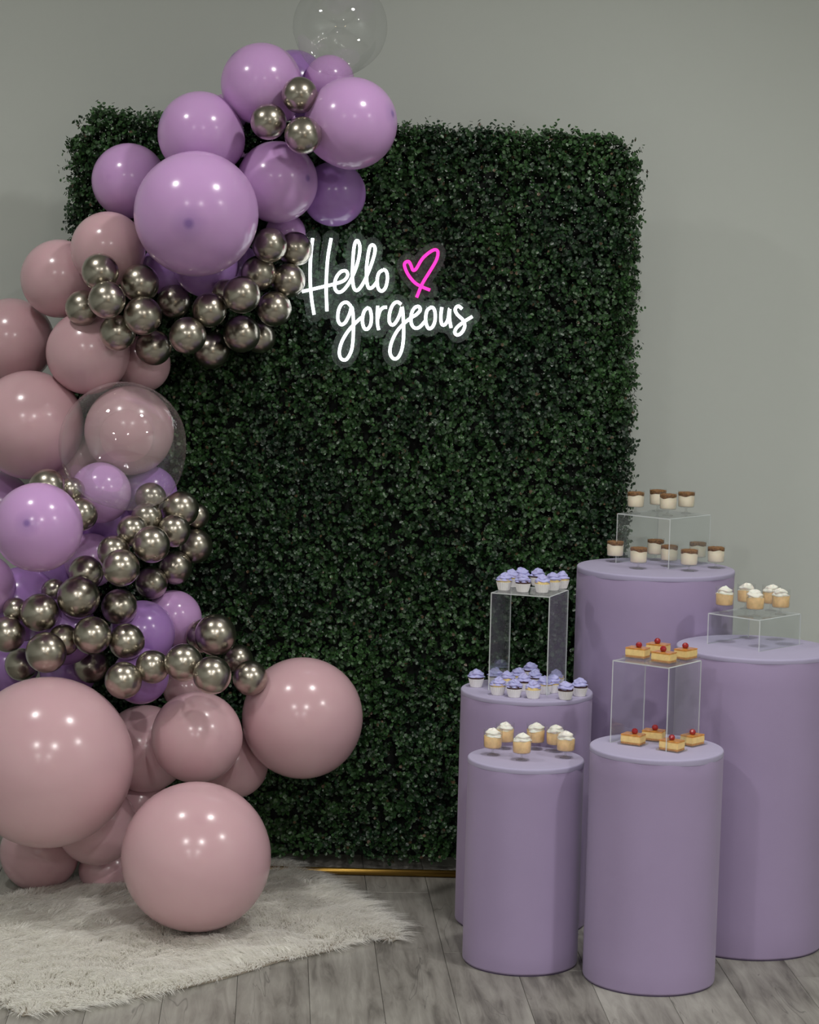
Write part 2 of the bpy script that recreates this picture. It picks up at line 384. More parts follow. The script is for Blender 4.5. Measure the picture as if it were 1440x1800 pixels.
# sprig twigs
tp = base - np.array([hcx, HY, 0]); te = tp + dirs * (ln * .85)[:, None]
o1 = np.array([.0009, 0, 0]); o2 = np.array([0, 0, .0009])
TV = np.stack([tp - o1 - o2, tp + o1 - o2, tp + o2, te], 1).reshape(-1, 3)
TQ = (np.arange(NS)[:, None, None] * 4 + np.array([[0, 1, 3], [1, 2, 3], [2, 0, 3]])[None]).reshape(-1, 3)
tw = link('twigs', np_quads('twigs', TV, TQ, M['stem']), hedge); tw['kind'] = 'stuff'
# dark lattice panel behind the leaves
bm = bmesh.new()
ins = .028
for i in range(int(sx / .016)):
    x = hl + ins + i * .016
    if x > hr - ins: break
    box(bm, x - hcx - .0066, x - hcx + .0066, -.004, .004, zb + .012, ztop(x) - ins)
for j in range(int(sz / .016)):
    z = zb + .014 + j * .016
    if z > min(TL.z, TR.z) - ins: break
    box(bm, hl + ins - hcx, hr - ins - hcx, -.003, .005, z - .0066, z + .0066)
link('grid_panel', bm_mesh('grid_panel', bm, M['backing']), hedge)
# gold tube stand
def tube_pts(pts, r, seg=10, closed=False):
    V, Fc = [], []
    n = len(pts)
    prev = None
    for i, p in enumerate(pts):
        p = Vector(p); a_ = Vector(pts[max(i - 1, 0)]); b_ = Vector(pts[min(i + 1, n - 1)])
        t = (b_ - a_).normalized()
        if prev is None:
            s = t.cross(Vector((0, 1, 0)))
            if s.length < .1: s = t.cross(Vector((0, 0, 1)))
        else: s = prev - t * prev.dot(t)
        s.normalize(); prev = s; q = t.cross(s)
        for k in range(seg):
            an = 2 * math.pi * k / seg; V.append(p + (s * math.cos(an) + q * math.sin(an)) * r)
    for i in range(n - 1):
        for k in range(seg):
            k2 = (k + 1) % seg; Fc.append((i * seg + k, i * seg + k2, (i + 1) * seg + k2, (i + 1) * seg + k))
    Fc.append(tuple(range(seg - 1, -1, -1))); Fc.append(tuple((n - 1) * seg + k for k in range(seg)))
    return V, Fc
gr = .0105
pL, pR = at_z(540, 1529, gr), at_z(800, 1537, gr)
sl = (pR.y - pL.y) / (pR.x - pL.x)
gy = pL.y + sl * (hcx - pL.x)
print('gold rail y', pL.y, pR.y)
gyc = (pL.y + pR.y) / 2
def rail(name, pts): link(name, mesh(name, *tube_pts([Vector(p) - Vector((hcx, HY, 0)) for p in pts], gr, 12), M['gold']), hedge)
fl, frr = hl + .13, hr - .13
pyy = HY + .035
rail('bottom_rail', [(fl, gyc, gr), (frr - .12, gyc, gr)])
rail('top_rail', [(fl, pyy, ztop(hcx) - .10), (frr, pyy, ztop(hcx) - .10)])
for x in (fl, frr): rail('post', [(x, pyy, gr), (x, pyy, ztop(hcx) - .10)])
for x in (fl, frr - .12): rail('foot', [(x, gyc + .012, gr), (x, pyy + .08, gr)])


# ------------------------------------------------------------------ neon sign
SY = HY - .095                  # plane of the acrylic plate
def cr_spline(P, n=7):
    P = [Vector((x, y)) for x, y in P]; out = []
    Q = [P[0] * 2 - P[1]] + P + [P[-1] * 2 - P[-2]]
    for i in range(1, len(Q) - 2):
        p0, p1, p2, p3 = Q[i - 1:i + 3]
        for k in range(n):
            t = k / n
            out.append(.5 * ((2 * p1) + (p2 - p0) * t + (2 * p0 - 5 * p1 + 4 * p2 - p3) * t * t + (3 * p1 - p0 - 3 * p2 + p3) * t ** 3))
    out.append(P[-1]); return out
strokes = [
 ('letter_h', [[(200,155),(188,260),(182,380),(185,500),(195,600),(210,692)], [(330,155),(308,280),(298,400),(295,520),(300,668)]], 'neon_white'),
 ('letter_e', [[(125,530),(200,513),(290,492),(360,475),(420,452),(446,415),(432,385),(395,393),(362,440),(355,500),(375,533),(410,525),(452,475),(490,400),(520,310),(532,225),(520,178),(503,178),(490,225),(482,320),(479,420),(488,500),(510,522),(540,495),(578,425),(610,345),(632,275),(638,225),(622,203),(602,217),(588,280),(578,370),(580,460),(595,505),(622,498),(655,455)]], 'neon_white'),
 ('letter_o', [[(692,378),(665,400),(653,450),(660,505),(685,527),(712,500),(725,440),(718,390),(692,373)]], 'neon_white'),
 ('letter_g', [[(468,632),(440,606),(405,617),(381,665),(378,730),(400,762),(430,745),(458,690),(474,640),(484,700),(486,790),(482,880),(470,950),(437,1006),(402,1003),(387,960),(402,890),(440,820),(490,760),(545,710)]], 'neon_white'),
 ('letter_o', [[(592,640),(562,668),(549,730),(561,785),(585,793),(608,758),(612,700),(602,655),(585,645)]], 'neon_white'),
 ('letter_r', [[(657,630),(654,700),(656,760),(664,800)], [(657,720),(672,668),(695,643),(722,640)]], 'neon_white'),
 ('letter_g', [[(822,620),(793,603),(762,625),(741,680),(738,740),(760,765),(788,740),(812,690),(828,640),(836,720),(839,830),(828,930),(800,992),(767,1000),(743,960),(753,890),(790,812),(840,755),(890,715),(930,690),(955,660),(945,635),(915,645),(893,690),(892,750),(915,785),(950,780),(992,735)]], 'neon_white'),
 ('letter_o', [[(1032,640),(1003,665),(993,730),(1010,785),(1037,783),(1058,740),(1060,680),(1047,645),(1025,640)]], 'neon_white'),
 ('letter_u', [[(1107,640),(1100,700),(1105,755),(1127,763),(1150,725),(1161,650),(1161,720),(1172,785)]], 'neon_white'),
 ('letter_s', [[(1250,652),(1222,632),(1201,655),(1215,690),(1255,730),(1268,775),(1245,820),(1215,835),(1198,815),(1215,780),(1270,737),(1322,705)]], 'neon_white'),
 ('heart', [[(1025,520),(975,500),(918,468),(870,410),(845,350),(852,325),(875,320),(890,345),(905,380),(928,368),(970,300),(1020,255),(1060,236),(1080,255),(1068,310),(1022,390),(970,475),(930,572)]], 'neon_pink'),
]
sc0 = at_y(665, 530, SY)
def sp(c, dy=0): q = at_y(500 + c[0] / 4, 380 + c[1] / 4, SY); return Vector((q.x - sc0.x, dy, q.z - sc0.z))
sign = thing('neon_sign', 'neon sign on clear acrylic reading Hello gorgeous in white with a pink heart', 'neon sign', (sc0.x, SY, sc0.z))
allp = []
for nm, ss, mt in strokes:
    V, Fc = [], []
    for s in ss:
        c = cr_spline(s, 6); pts = [sp(p, -.009) for p in c]; allp += [(p.x, p.z) for p in pts]
        v, f_ = tube_pts(pts, .0044, 10); o_ = len(V); V += v; Fc += [tuple(i + o_ for i in q) for q in f_]
    link(nm, mesh(nm, V, Fc, M[mt]), sign)
A = np.array(allp); g = .0029; th = .0212
xs = np.arange(A[:, 0].min() - .04, A[:, 0].max() + .04, g); zs = np.arange(A[:, 1].min() - .04, A[:, 1].max() + .04, g)
GX, GZ = np.meshgrid(xs, zs, indexing='ij')
D = np.full(GX.shape, 9.0)
for p in A: D = np.minimum(D, (GX - p[0]) ** 2 + (GZ - p[1]) ** 2)
D = np.sqrt(D) - th
# marching squares -> contour plate with real thickness
vid, V2, Fc = {}, [], []
def vk(key, p):
    if key not in vid: vid[key] = len(V2); V2.append(p)
    return vid[key]
edges_b = []
for i in range(len(xs) - 1):
    for j in range(len(zs) - 1):
        cs = [(i, j), (i + 1, j), (i + 1, j + 1), (i, j + 1)]; ins_ = [D[c] < 0 for c in cs]
        if not any(ins_): continue
        poly = []; 
        for k in range(4):
            c, d = cs[k], cs[(k + 1) % 4]
            if ins_[k]: poly.append((vk(c, (xs[c[0]], zs[c[1]])), False))
            if ins_[k] != ins_[(k + 1) % 4]:
                t = D[c] / (D[c] - D[d]); key = tuple(sorted((c, d)))
                poly.append((vk(key, (xs[c[0]] + (xs[d[0]] - xs[c[0]]) * t, zs[c[1]] + (zs[d[1]] - zs[c[1]]) * t)), True))
        ids = [p[0] for p in poly]
        if len(ids) >= 3:
            Fc.append(ids)
            for k in range(len(poly)):
                if poly[k][1] and poly[(k + 1) % len(poly)][1]: edges_b.append((poly[k][0], poly[(k + 1) % len(poly)][0]))
nv = len(V2); th_ = .002
VV = [(x, -th_, z) for x, z in V2] + [(x, th_, z) for x, z in V2]
FF = [tuple(q) for q in Fc] + [tuple(i + nv for i in q[::-1]) for q in Fc]
fm = [0] * len(FF)
for a_, b_ in edges_b: FF.append((b_, a_, a_ + nv, b_ + nv)); fm.append(1)
link('acrylic_plate', mesh('acrylic_plate', VV, FF, [M['sign_plate'], M['acrylic_edge']], False, fm), sign)
# two stand-off hooks that tie the plate to the hedge
for c in ((420, 640), (1000, 640)):
    p = sp(c); link('hook', mesh('hook', *tube_pts([p + Vector((0, .002, 0)), p + Vector((0, .05, .0)), p + Vector((0, .07, .01))], .0015, 6), M['acrylic_edge']), sign)

# ------------------------------------------------------------------ balloons
prof = []
for i in range(1, 31):
    ph = math.pi * i / 31; r = math.sin(ph); z = -math.cos(ph)    # z from -1 to 1
    if z < -.35:
        t = (-.35 - z) / .65; z2 = z - .10 * t * t; r = r * (1 - .06 * t)
    else: z2 = z
    prof.append((r, z2))
prof = [(.05, -1.105)] + prof + [(.03, .9995)]
BV, BF = lathe(prof, 48)
M['lav_plain'] = latex('lavender_latex_plain', lin(200, 159, 210), lin(194, 152, 205))
def balloon_mesh(name, mat): return mesh(name, BV, BF, mat)
KV, KF = lathe([(.045, -1.10), (.075, -1.125), (.045, -1.15), (.05, -1.17), (.10, -1.22), (.09, -1.222), (.035, -1.16)], 16, capped=False)
BM = {k: (balloon_mesh('balloon_' + k, M[k]), mesh('knot_' + k, KV, KF, M[k])) for k in ('lav', 'lav_plain', 'lav2', 'pink', 'chrome', 'bubble')}
# cx, cy, r, rank (low = behind), kind, label, crown pixel (optional)
B = [
 # --- upper lavender
 (400,200,36,0,'lav','lavender balloon sliver peeping out between the two top left lavender balloons',None),
 (516,150,62,0,'lav2','purple balloon mostly hidden behind the clear bubble and topmost lavender balloon',None),
 (579,141,44,1,'lav','small lavender balloon seen through the bottom of the top clear bubble',None),
 (460,148,72,3,'lav','lavender balloon highest on the arch, left of the chrome trio',(413,98)),
 (618,217,81,4,'lav','lavender balloon at the upper right tip of the arch, over the hedge edge',(690,200)),
 (352,236,75,3,'lav','lavender balloon sitting directly above the biggest lavender balloon',(288,205)),
 (227,318,66,2,'lav','lavender balloon on the left in front of the hedge corner',None),
 (345,376,110,6,'lav','biggest lavender balloon of the arch with a dark crown dot in its middle',(332,393)),
 (487,320,72,5,'lav','lavender balloon right of the biggest one, lit from below by the sign',(542,313)),
 (587,341,57,1,'lav2','lavender balloon lowest right of the upper group, its underside glowing',None),
 (502,410,36,0,'lav','lavender balloon peeking out above the chrome balloons beside the letter H',None),
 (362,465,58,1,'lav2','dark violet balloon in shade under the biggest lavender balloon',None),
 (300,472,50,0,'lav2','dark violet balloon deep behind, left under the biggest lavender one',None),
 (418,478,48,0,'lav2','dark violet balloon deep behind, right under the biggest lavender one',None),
 (140,805,46,0,'pink','shaded pink balloon behind, seen in the gap left of the clear bubble',None),
 # --- upper pink
 (105,490,69,1,'pink','pink balloon at the left edge of the arch above the chrome sweep',None),
 (190,438,66,2,'pink','pink balloon left of the biggest lavender one, touching the chrome sweep',None),
 (20,600,76,1,'pink','pink balloon cut by the left picture border, highest of those cut',None),
 (250,640,50,1,'pink','pink balloon tucked under the chrome sweep, its right side against the hedge',None),
 (155,620,74,3,'pink','pink balloon under the left end of the upper chrome sweep',None),
 (52,747,96,4,'pink','large pink balloon left of the lower clear bubble balloon',None),
 (227,757,79,2,'pink','pink balloon seen behind the lower clear bubble balloon',None),
 # --- middle lavender
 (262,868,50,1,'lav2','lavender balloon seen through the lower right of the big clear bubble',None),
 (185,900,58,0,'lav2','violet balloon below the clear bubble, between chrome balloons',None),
 (177,866,54,2,'lav','lavender balloon seen through the bottom left of the big clear bubble',None),
 (-4,888,60,4,'lav','lavender balloon behind the crown-dotted one at the left border',None),
 (160,985,48,1,'lav','lavender balloon peeking out between the left lavender ball and lower chrome sweep',None),
 (98,1012,62,0,'lav2','dark violet balloon deep in shade below the left lavender balloon',None),
 (-30,1030,57,5,'lav','lavender balloon sliver at the left border under the crown-dotted one',None),
 (67,927,79,6,'lav','round lavender balloon with a dark crown dot at the left of the arch middle',(48,920)),
 (305,1087,50,1,'lav','lavender balloon against the hedge right of the lower chrome sweep',None),
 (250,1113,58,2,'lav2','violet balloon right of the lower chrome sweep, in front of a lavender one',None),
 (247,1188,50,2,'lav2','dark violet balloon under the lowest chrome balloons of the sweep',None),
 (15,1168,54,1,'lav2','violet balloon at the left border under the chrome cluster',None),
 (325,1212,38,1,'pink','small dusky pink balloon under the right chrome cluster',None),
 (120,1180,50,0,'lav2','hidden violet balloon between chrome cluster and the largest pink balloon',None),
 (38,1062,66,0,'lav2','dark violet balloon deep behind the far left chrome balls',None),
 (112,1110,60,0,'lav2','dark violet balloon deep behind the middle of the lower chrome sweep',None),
 # --- lower pink
 (255,1316,77,2,'pink','shaded pink balloon wedged between the largest pink one and the small pink one',None),
 (412,1343,60,1,'pink','shaded pink balloon behind, below the pink balloon on the right',None),
 (532,1262,107,3,'pink','large pink balloon at the far right of the arch base over the hedge',None),
 (245,1410,52,0,'pink','dark pink balloon deep in the gap above the one on the rug',None),
 (346,1296,81,5,'pink','medium pink balloon under the right chrome cluster',None),
 (190,1528,52,0,'pink','shaded pink balloon low behind, left of the one on the rug',None),
 (70,1497,70,1,'pink','pink balloon lowest at the left, under the largest pink one',None),
 (170,1450,71,2,'pink','pink balloon between the largest pink one and the one on the rug',None),
 (84,1340,151,4,'pink','largest pink balloon of all, at the left border near the base',None),
 (345,1506,132,6,'pink','very large pink balloon resting on the white fur rug',None),
]
cb = 'small champagne chrome balloon, '
Cc = [
 (472,214,32,7,'left of the topmost chrome trio'),
 (527,167,32,7,'top of the topmost chrome trio'),
 (533,238,33,8,'lowest of the topmost chrome trio'),
 (176,478,33,7,'leftmost top one of the upper sweep, against pink'),
 (145,541,31,6,'leftmost of the upper sweep'),
 (188,527,33,9,'front one near the left end of the upper sweep'),
 (246,498,34,7,'upper sweep, just below left of the biggest lavender balloon'),
 (207,585,32,6,'bottom left of the upper sweep, on the pink balloon'),
 (251,555,34,9,'front one, upper sweep, third ball from its left end'),
 (306,530,30,7,'upper sweep, under the bottom of the biggest lavender balloon'),
 (270,611,32,7,'upper sweep, lowest ball over the pink balloons'),
 (330,590,33,9,'upper sweep, bottom row middle ball'),
 (368,545,30.5,7,'upper sweep, middle ball of the dip under the purple balloon'),
 (372,617,32,7,'teardrop hanging lowest of the upper sweep with its neck upward'),
 (398,516,26,5,'mostly hidden behind others in the upper sweep middle'),
 (425,518,33,9,'upper sweep, right part, under the biggest lavender balloon edge'),
 (457,593,28,5,'half hidden low right of the upper sweep over the hedge'),
 (425,587,33,9,'upper sweep, lowest front ball on its right half'),
 (455,480,31,8,'upper sweep, third ball down from its top right end'),
 (482,543,31,8,'upper sweep, lower right ball left of the sign'),
 (518,438,31,6,'top right end of the upper sweep, touching the letter H'),
 (507,493,30,7,'upper sweep, right at the start of the neon crossbar'),
 (474,431,31,9,'upper sweep, top one beside the biggest lavender balloon'),
 (83,857,33,5,'behind the top of the crown-dotted lavender balloon'),
 (126,862,23,4,'tiny one seen through the left of the clear bubble'),
 (142,904,30,5,'just right of the crown-dotted lavender balloon'),
 (265,876,28,4,'seen through the bottom right rim of the clear bubble'),
 (345,907,23,4,'sliver at the top right end of the lower sweep'),
 (318,895,32,7,'top of the lower sweep, right of the bubble'),
 (258,911,28,5,'lower sweep, directly under the clear bubble rim'),
 (233,933,28,5,'lower sweep, left below the clear bubble rim'),
 (306,933,29,8,'lower sweep, second ball down at the top end'),
 (343,960,31,6,'rightmost of the lower sweep against the hedge'),
 (266,957,33,9,'front ball in the upper part of the lower sweep'),
 (308,998,30,7,'lower sweep, right side, against the hedge below the rightmost'),
 (200,970,29,6,'lower sweep, upper edge behind a front ball'),
 (213,998,33,9,'front ball at the middle of the lower sweep'),
 (266,1025,29,8,'lower sweep, bottom edge above the violet balloons'),
 (151,1007,31,7,'lower sweep, upper edge above the largest chrome ball'),
 (95,1040,23,5,'half hidden between the two left front chrome balls'),
 (138,1050,38,10,'largest one of the lower sweep'),
 (210,1067,32,8,'right below the front ball at the lower sweep middle'),
 (27,1072,22,5,'sliver behind balls at the far left of the lower sweep'),
 (70,1077,34,9,'upper front ball at the left end of the lower sweep'),
 (13,1115,32,8,'at the left picture border'),
 (37,1168,29,7,'behind and below the balls at the left border'),
 (81,1147,36,10,'lower front ball at the left, above the largest pink balloon'),
 (112,1125,28,6,'in the dark gap between the left and middle front balls'),
 (162,1117,34,9,'front ball below the largest chrome one'),
 (160,1170,31,7,'low one above the largest pink balloon, middle'),
 (223,1128,32,10,'right front ball over the violet balloon'),
 (268,1172,30,8,'lower sweep, right bottom, beside the right cluster'),
 (217,1196,33,10,'lowest of the lower sweep'),
 (356,1118,30,6,'hidden behind the top ball of the right cluster'),
 (418,1159,27,7,'half hidden rear ball of the right cluster'),
 (323,1165,34,8,'left ball of the right cluster'),
 (379,1116,37,9,'top and biggest ball of the right cluster'),
 (373,1187,34,10,'bottom middle ball of the right cluster'),
 (440,1192,31,10,'rightmost ball of the right cluster, over the pink balloon'),
]
items = [dict(cx=a, cy=b_, r=c, rk=d, k=e_, lab=l, cr=q) for a, b_, c, d, e_, l, q in B]
items += [dict(cx=a, cy=b_, r=c, rk=d, k='chrome', lab=cb + l, cr=None) for a, b_, c, d, l in Cc]
items += [dict(cx=598, cy=47, r=83, rk=3.5, k='bubble', lab='clear bubble balloon above the top of the arch, cut by the picture top', cr=(560, -10)),
          dict(cx=216, cy=783, r=112, rk=5.5, k='bubble', lab='big clear bubble balloon at the middle of the arch', cr=(180, 720))]
BACK = HY - .075
def place(it, D):
    it['D'] = D; d = ray(it['cx'], it['cy']); it['p'] = CP + d * D; it['R'] = it['r'] * D / F
for it in sorted(items, key=lambda q: q['rk']):
    lim = BACK if it['cx'] + it['r'] > 105 else BACK + .12
    R0 = it['r'] * 6.05 / F
    best = lim - R0 * (1.0 if it['r'] > 35 or it['k'] != 'chrome' else 1.0)
    if it['k'] == 'bubble': best -= .02
    Dn = best
    for j in items:
        if 'D' not in j: continue
        d2 = math.hypot(j['cx'] - it['cx'], j['cy'] - it['cy']) * 6.05 / F
        kk = .96 if j['rk'] > 0 else .80
        if it['k'] == 'bubble' or j['k'] == 'bubble': kk = .86
        s = kk * (j['R'] + R0 * .97)
        if d2 < s: Dn = min(Dn, j['D'] - math.sqrt(s * s - d2 * d2))
    # smaller balls of later ranks are not pushed further than the packing needs
    if it['lab'].startswith('very large'):
        # rests on the rug: centre height = radius + pile
        d = ray(it['cx'], it['cy']); Dn = (CAMZ - .018) / (-d.z + it['r'] / F)
    place(it, Dn)
for i_, a_ in enumerate(items):
    for b_ in items[i_ + 1:]:
        q_ = (a_['p'] - b_['p']).length / (a_['R'] + b_['R'])
        if q_ < .86: print('CLOSE', round(q_, 2), a_['k'], a_['cx'], a_['cy'], a_['rk'], '|', b_['k'], b_['cx'], b_['cy'], b_['rk'])
print('depths', [(it['k'][0], it['cx'], it['cy'], round(it['D'], 2)) for it in items])
random.seed(11)
GN = {'lav': 'lavender balloons of the arch', 'lav2': 'lavender balloons of the arch', 'pink': 'pink balloons of the arch', 'chrome': 'small chrome balloons of the arch', 'bubble': 'clear bubble balloons'}
for it in items:
    me, kn = BM['lav_plain' if it['k'] == 'lav' and not it['cr'] else it['k']]
    o = link('balloon' if it['k'] != 'bubble' else 'bubble_balloon', me); o['label'] = it['lab']; o['category'] = 'balloon'; o['group'] = GN[it['k']]
    p, R = it['p'], it['R']
    o.location = p; o.scale = (R * (.996 if it['k'] != 'bubble' else 1),) * 3
    view = (CP - p).normalized()
    if it['cr'] and it['k'] != 'bubble':
        dx, dy = (it['cr'][0] - it['cx']) / it['r'], -(it['cr'][1] - it['cy']) / it['r']
        dz = math.sqrt(max(.02, 1 - dx * dx - dy * dy)); ax = r2 * dx + u2 * dy + view * dz
    elif 'teardrop' in it['lab']: ax = Vector((-.25, -.25, -1))
    elif it['k'] == 'bubble': ax = (Vector((-.5, -.35, .8)) if it['cy'] > 300 else Vector((.25, -.4, .85)))
    else:
        an = random.uniform(0, 2 * math.pi); ax = (r2 * math.cos(an) + u2 * math.sin(an)) * .6 + view
    o.rotation_euler = Vector(ax).to_track_quat('Z', 'Y').to_euler()
    link('knot', kn, o)

# ------------------------------------------------------------------ fur rug
RP = [(-230,1640),(-100,1598),(0,1578),(70,1560),(140,1543),(220,1528),(300,1518),(400,1510),(470,1507),(505,1516),(550,1541),(600,1566),(655,1600),(700,1632),(708,1645),(690,1652),(664,1647),(640,1652),(600,1664),(545,1677),(490,1690),(420,1710),(330,1733),(260,1747),(190,1760),(120,1773),(40,1783),(0,1764),(-80,1740),(-240,1720)]
rp = []
for i_, (x, y) in enumerate(RP):
    x2, y2 = RP[(i_ + 1) % len(RP)]
    for q in range(6):
        t_ = q / 6; p_ = at_z(x + (x2 - x) * t_, y + (y2 - y) * t_, .006)
        rp.append(Vector((p_.x + .006 * mnoise.noise(p_ * 11), p_.y + .012 * mnoise.noise(p_ * 9 + Vector((7, 0, 0))), 0)))
rc = at_z(250, 1640, 0)
rug = thing('fur_rug', 'white shaggy faux fur rug on the grey floor under the pink balloons', 'rug', (rc.x, rc.y, 0))
P2 = np.array([(p.x - rc.x, p.y - rc.y) for p in rp])
bm = bmesh.new()
v0 = [bm.verts.new((x, y, .0005)) for x, y in P2]; v1 = [bm.verts.new((x, y, .0022)) for x, y in P2]
bm.faces.new(v1); bm.faces.new(v0[::-1])
for k in range(len(v0)): bm.faces.new((v0[k], v0[(k + 1) % len(v0)], v1[(k + 1) % len(v0)], v1[k]))
bmesh.ops.triangulate(bm, faces=bm.faces)
link('backing', bm_mesh('backing', bm, M['rug_back']), rug)
def inside(P, x, y):
    c = np.zeros(len(x), bool); n = len(P)
    for i in range(n):
        (x1, y1), (x2, y2) = P[i], P[(i + 1) % n]
        k = ((y1 > y) != (y2 > y)) & (x < (x2 - x1) * (y - y1) / (y2 - y1 + 1e-12) + x1); c ^= k
    return c
rg = np.random.default_rng(3)
mn, mxx = P2.min(0), P2.max(0)
NF = 150000
fx = rg.uniform(mn[0], mxx[0], NF); fy = rg.uniform(mn[1], mxx[1], NF); k = inside(P2, fx, fy); fx, fy = fx[k], fy[k]; NF = len(fx)
print('fur', NF)
def smooth_noise(x, y, s, seed):
    r_ = np.random.default_rng(seed); o = np.zeros_like(x)
    for _ in range(10):
        a_ = r_.uniform(0, 2 * np.pi); w_ = s * r_.uniform(.5, 1.6); o += np.sin((x * np.cos(a_) + y * np.sin(a_)) * w_ + r_.uniform(0, 6.28))
    return o / 3.2
ev = np.full(NF, 9.0); exx = np.zeros(NF); eyy = np.zeros(NF)
for (ax_, ay_), (bx_, by_) in zip(P2, np.roll(P2, -1, 0)):
    ux, uy = bx_ - ax_, by_ - ay_; l2 = ux * ux + uy * uy + 1e-12
    tt = np.clip(((fx - ax_) * ux + (fy - ay_) * uy) / l2, 0, 1); qx, qy = fx - ax_ - ux * tt, fy - ay_ - uy * tt
    dd = np.hypot(qx, qy); k = dd < ev; ev[k] = dd[k]; l1 = math.sqrt(l2); exx[k] = uy / l1; eyy[k] = -ux / l1
if np.cross(P2[1:] - P2[:-1], P2[1:] + P2[:-1]).sum() > 0: pass
area = .5 * np.sum(P2[:, 0] * np.roll(P2[:, 1], -1) - np.roll(P2[:, 0], -1) * P2[:, 1])
sg = 1 if area > 0 else -1
ew = np.clip(1 - ev / .035, 0, 1)
lean = -1.0 + .9 * smooth_noise(fx, fy, 5, 1)      # pile direction drifts over the rug
cl = smooth_noise(fx, fy, 70, 5); cl2 = smooth_noise(fx, fy, 70, 9)
dx = np.cos(lean) * .8 + cl * .35 + rg.normal(0, .18, NF) + exx * sg * ew * 1.0; dy = np.sin(lean) * .8 + cl2 * .35 + rg.normal(0, .18, NF) + eyy * sg * ew * 1.0
hgt = (1 - .5 * ew) * rg.uniform(.013, .021, NF) * (1 + .25 * smooth_noise(fx, fy, 30, 2))
lenn = .024
b0 = np.stack([fx, fy, np.full(NF, .004)], 1)
p1 = b0 + np.stack([dx * lenn * .3, dy * lenn * .3, hgt * .55], 1)
p2 = b0 + np.stack([dx * lenn * .8, dy * lenn * .8, hgt * .9], 1)
p3 = b0 + np.stack([dx * lenn * 1.45, dy * lenn * 1.45, hgt * .95], 1)
wv_ = rg.uniform(0, np.pi, NF); wd = np.stack([np.cos(wv_), np.sin(wv_), np.zeros(NF)], 1)
w0, w1, w2_ = .0011, .0012, .0008
FVv = np.stack([b0 - wd * w0, b0 + wd * w0, p1 - wd * w1, p1 + wd * w1, p2 - wd * w2_, p2 + wd * w2_, p3 - wd * .0002, p3 + wd * .0002], 1).reshape(-1, 3)
Q = (np.arange(NF)[:, None, None] * 8 + np.array([[0, 1, 3, 2], [2, 3, 5, 4], [4, 5, 7, 6]])[None]).reshape(-1, 4)
fo = link('pile', np_quads('pile', FVv, Q, M['fur'], True), rug); fo['kind'] = 'stuff'

# ------------------------------------------------------------------ plinths
def solve_h(base, px, py):
    """height at which the pixel ray passes over the ground point"""
    d = ray(px, py); t = base.y / d.y; return CAMZ + d.z * t
PLN = {}
def plinth(key, bot, top, rx, label, base=None):
    b_ = base or at_z(bot[0], bot[1], 0)
    h = solve_h(b_, *top); D = depth(Vector((b_.x, b_.y, h))); R = rx * D / F
    t = thing('plinth', label, 'plinth', (b_.x, b_.y, 0), 0, 'lavender cylinder plinths')
    pr = [(R - .001, .0035), (R, .008)] + [(R, h * q) for q in (.1, .3, .5, .7, .9)] + [(R, h - .013), (R - .0006, h - .011)]
    sd = hash(key) if False else ord(key)
    def fn(th, r, z):  # faint stretch folds in the cover
        return r + .0006 * math.sin(th * 9 + z * 4 + sd), z
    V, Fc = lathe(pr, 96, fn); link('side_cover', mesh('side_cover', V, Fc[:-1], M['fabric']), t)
    tp = []
    rr = .0045
    for a_ in range(0, 7):
        an = math.pi / 2 * a_ / 6; tp.append((R - rr + rr * math.cos(an) + .0005, h - rr + rr * math.sin(an)))
    tp = [(R + .0001, h - .0125), (R + .0005, h - .0115)] + tp + [(R * .6, h), (R * .2, h)]
    def fn2(th, r, z):
        return (r, z - (.004 * max(0, math.sin(th * 1.5 + sd)) ** 3 if z < h - .008 else 0))
    V, Fc = lathe(tp, 96, fn2); link('top_cover', mesh('top_cover', V, Fc, M['fabric_lit_top']), t)
    V, Fc = lathe([(R - .003, 0), (R - .003, .0045)], 64); link('base_ring', mesh('base_ring', V, Fc, M['base_trim'], False), t)
    PLN[key] = (b_.x, b_.y, h, R); print('plinth', key, b_, h, R); return t
topA = at_y(1153, 997, 6.09)
plinth('A', None, (1153, 997), 138, 'tallest lavender plinth at the back, carrying brown-topped parfait cups', Vector((topA.x, 6.09, 0)))
plinth('B', (1308, 1650), (1333, 1137), 138, 'widest lavender plinth at the right border, with a low clear riser')
plinth('C', (914, 1617), (928, 1212), 115.5, 'lavender plinth behind left, covered with purple-frosted cupcakes')
plinth('D', (914, 1687), (924, 1331), 102, 'shortest lavender plinth in front, carrying cream-topped pudding cups')
plinth('E', (1140, 1717), (1155, 1312), 117, 'front lavender plinth in the middle right, carrying cherry-topped slices')

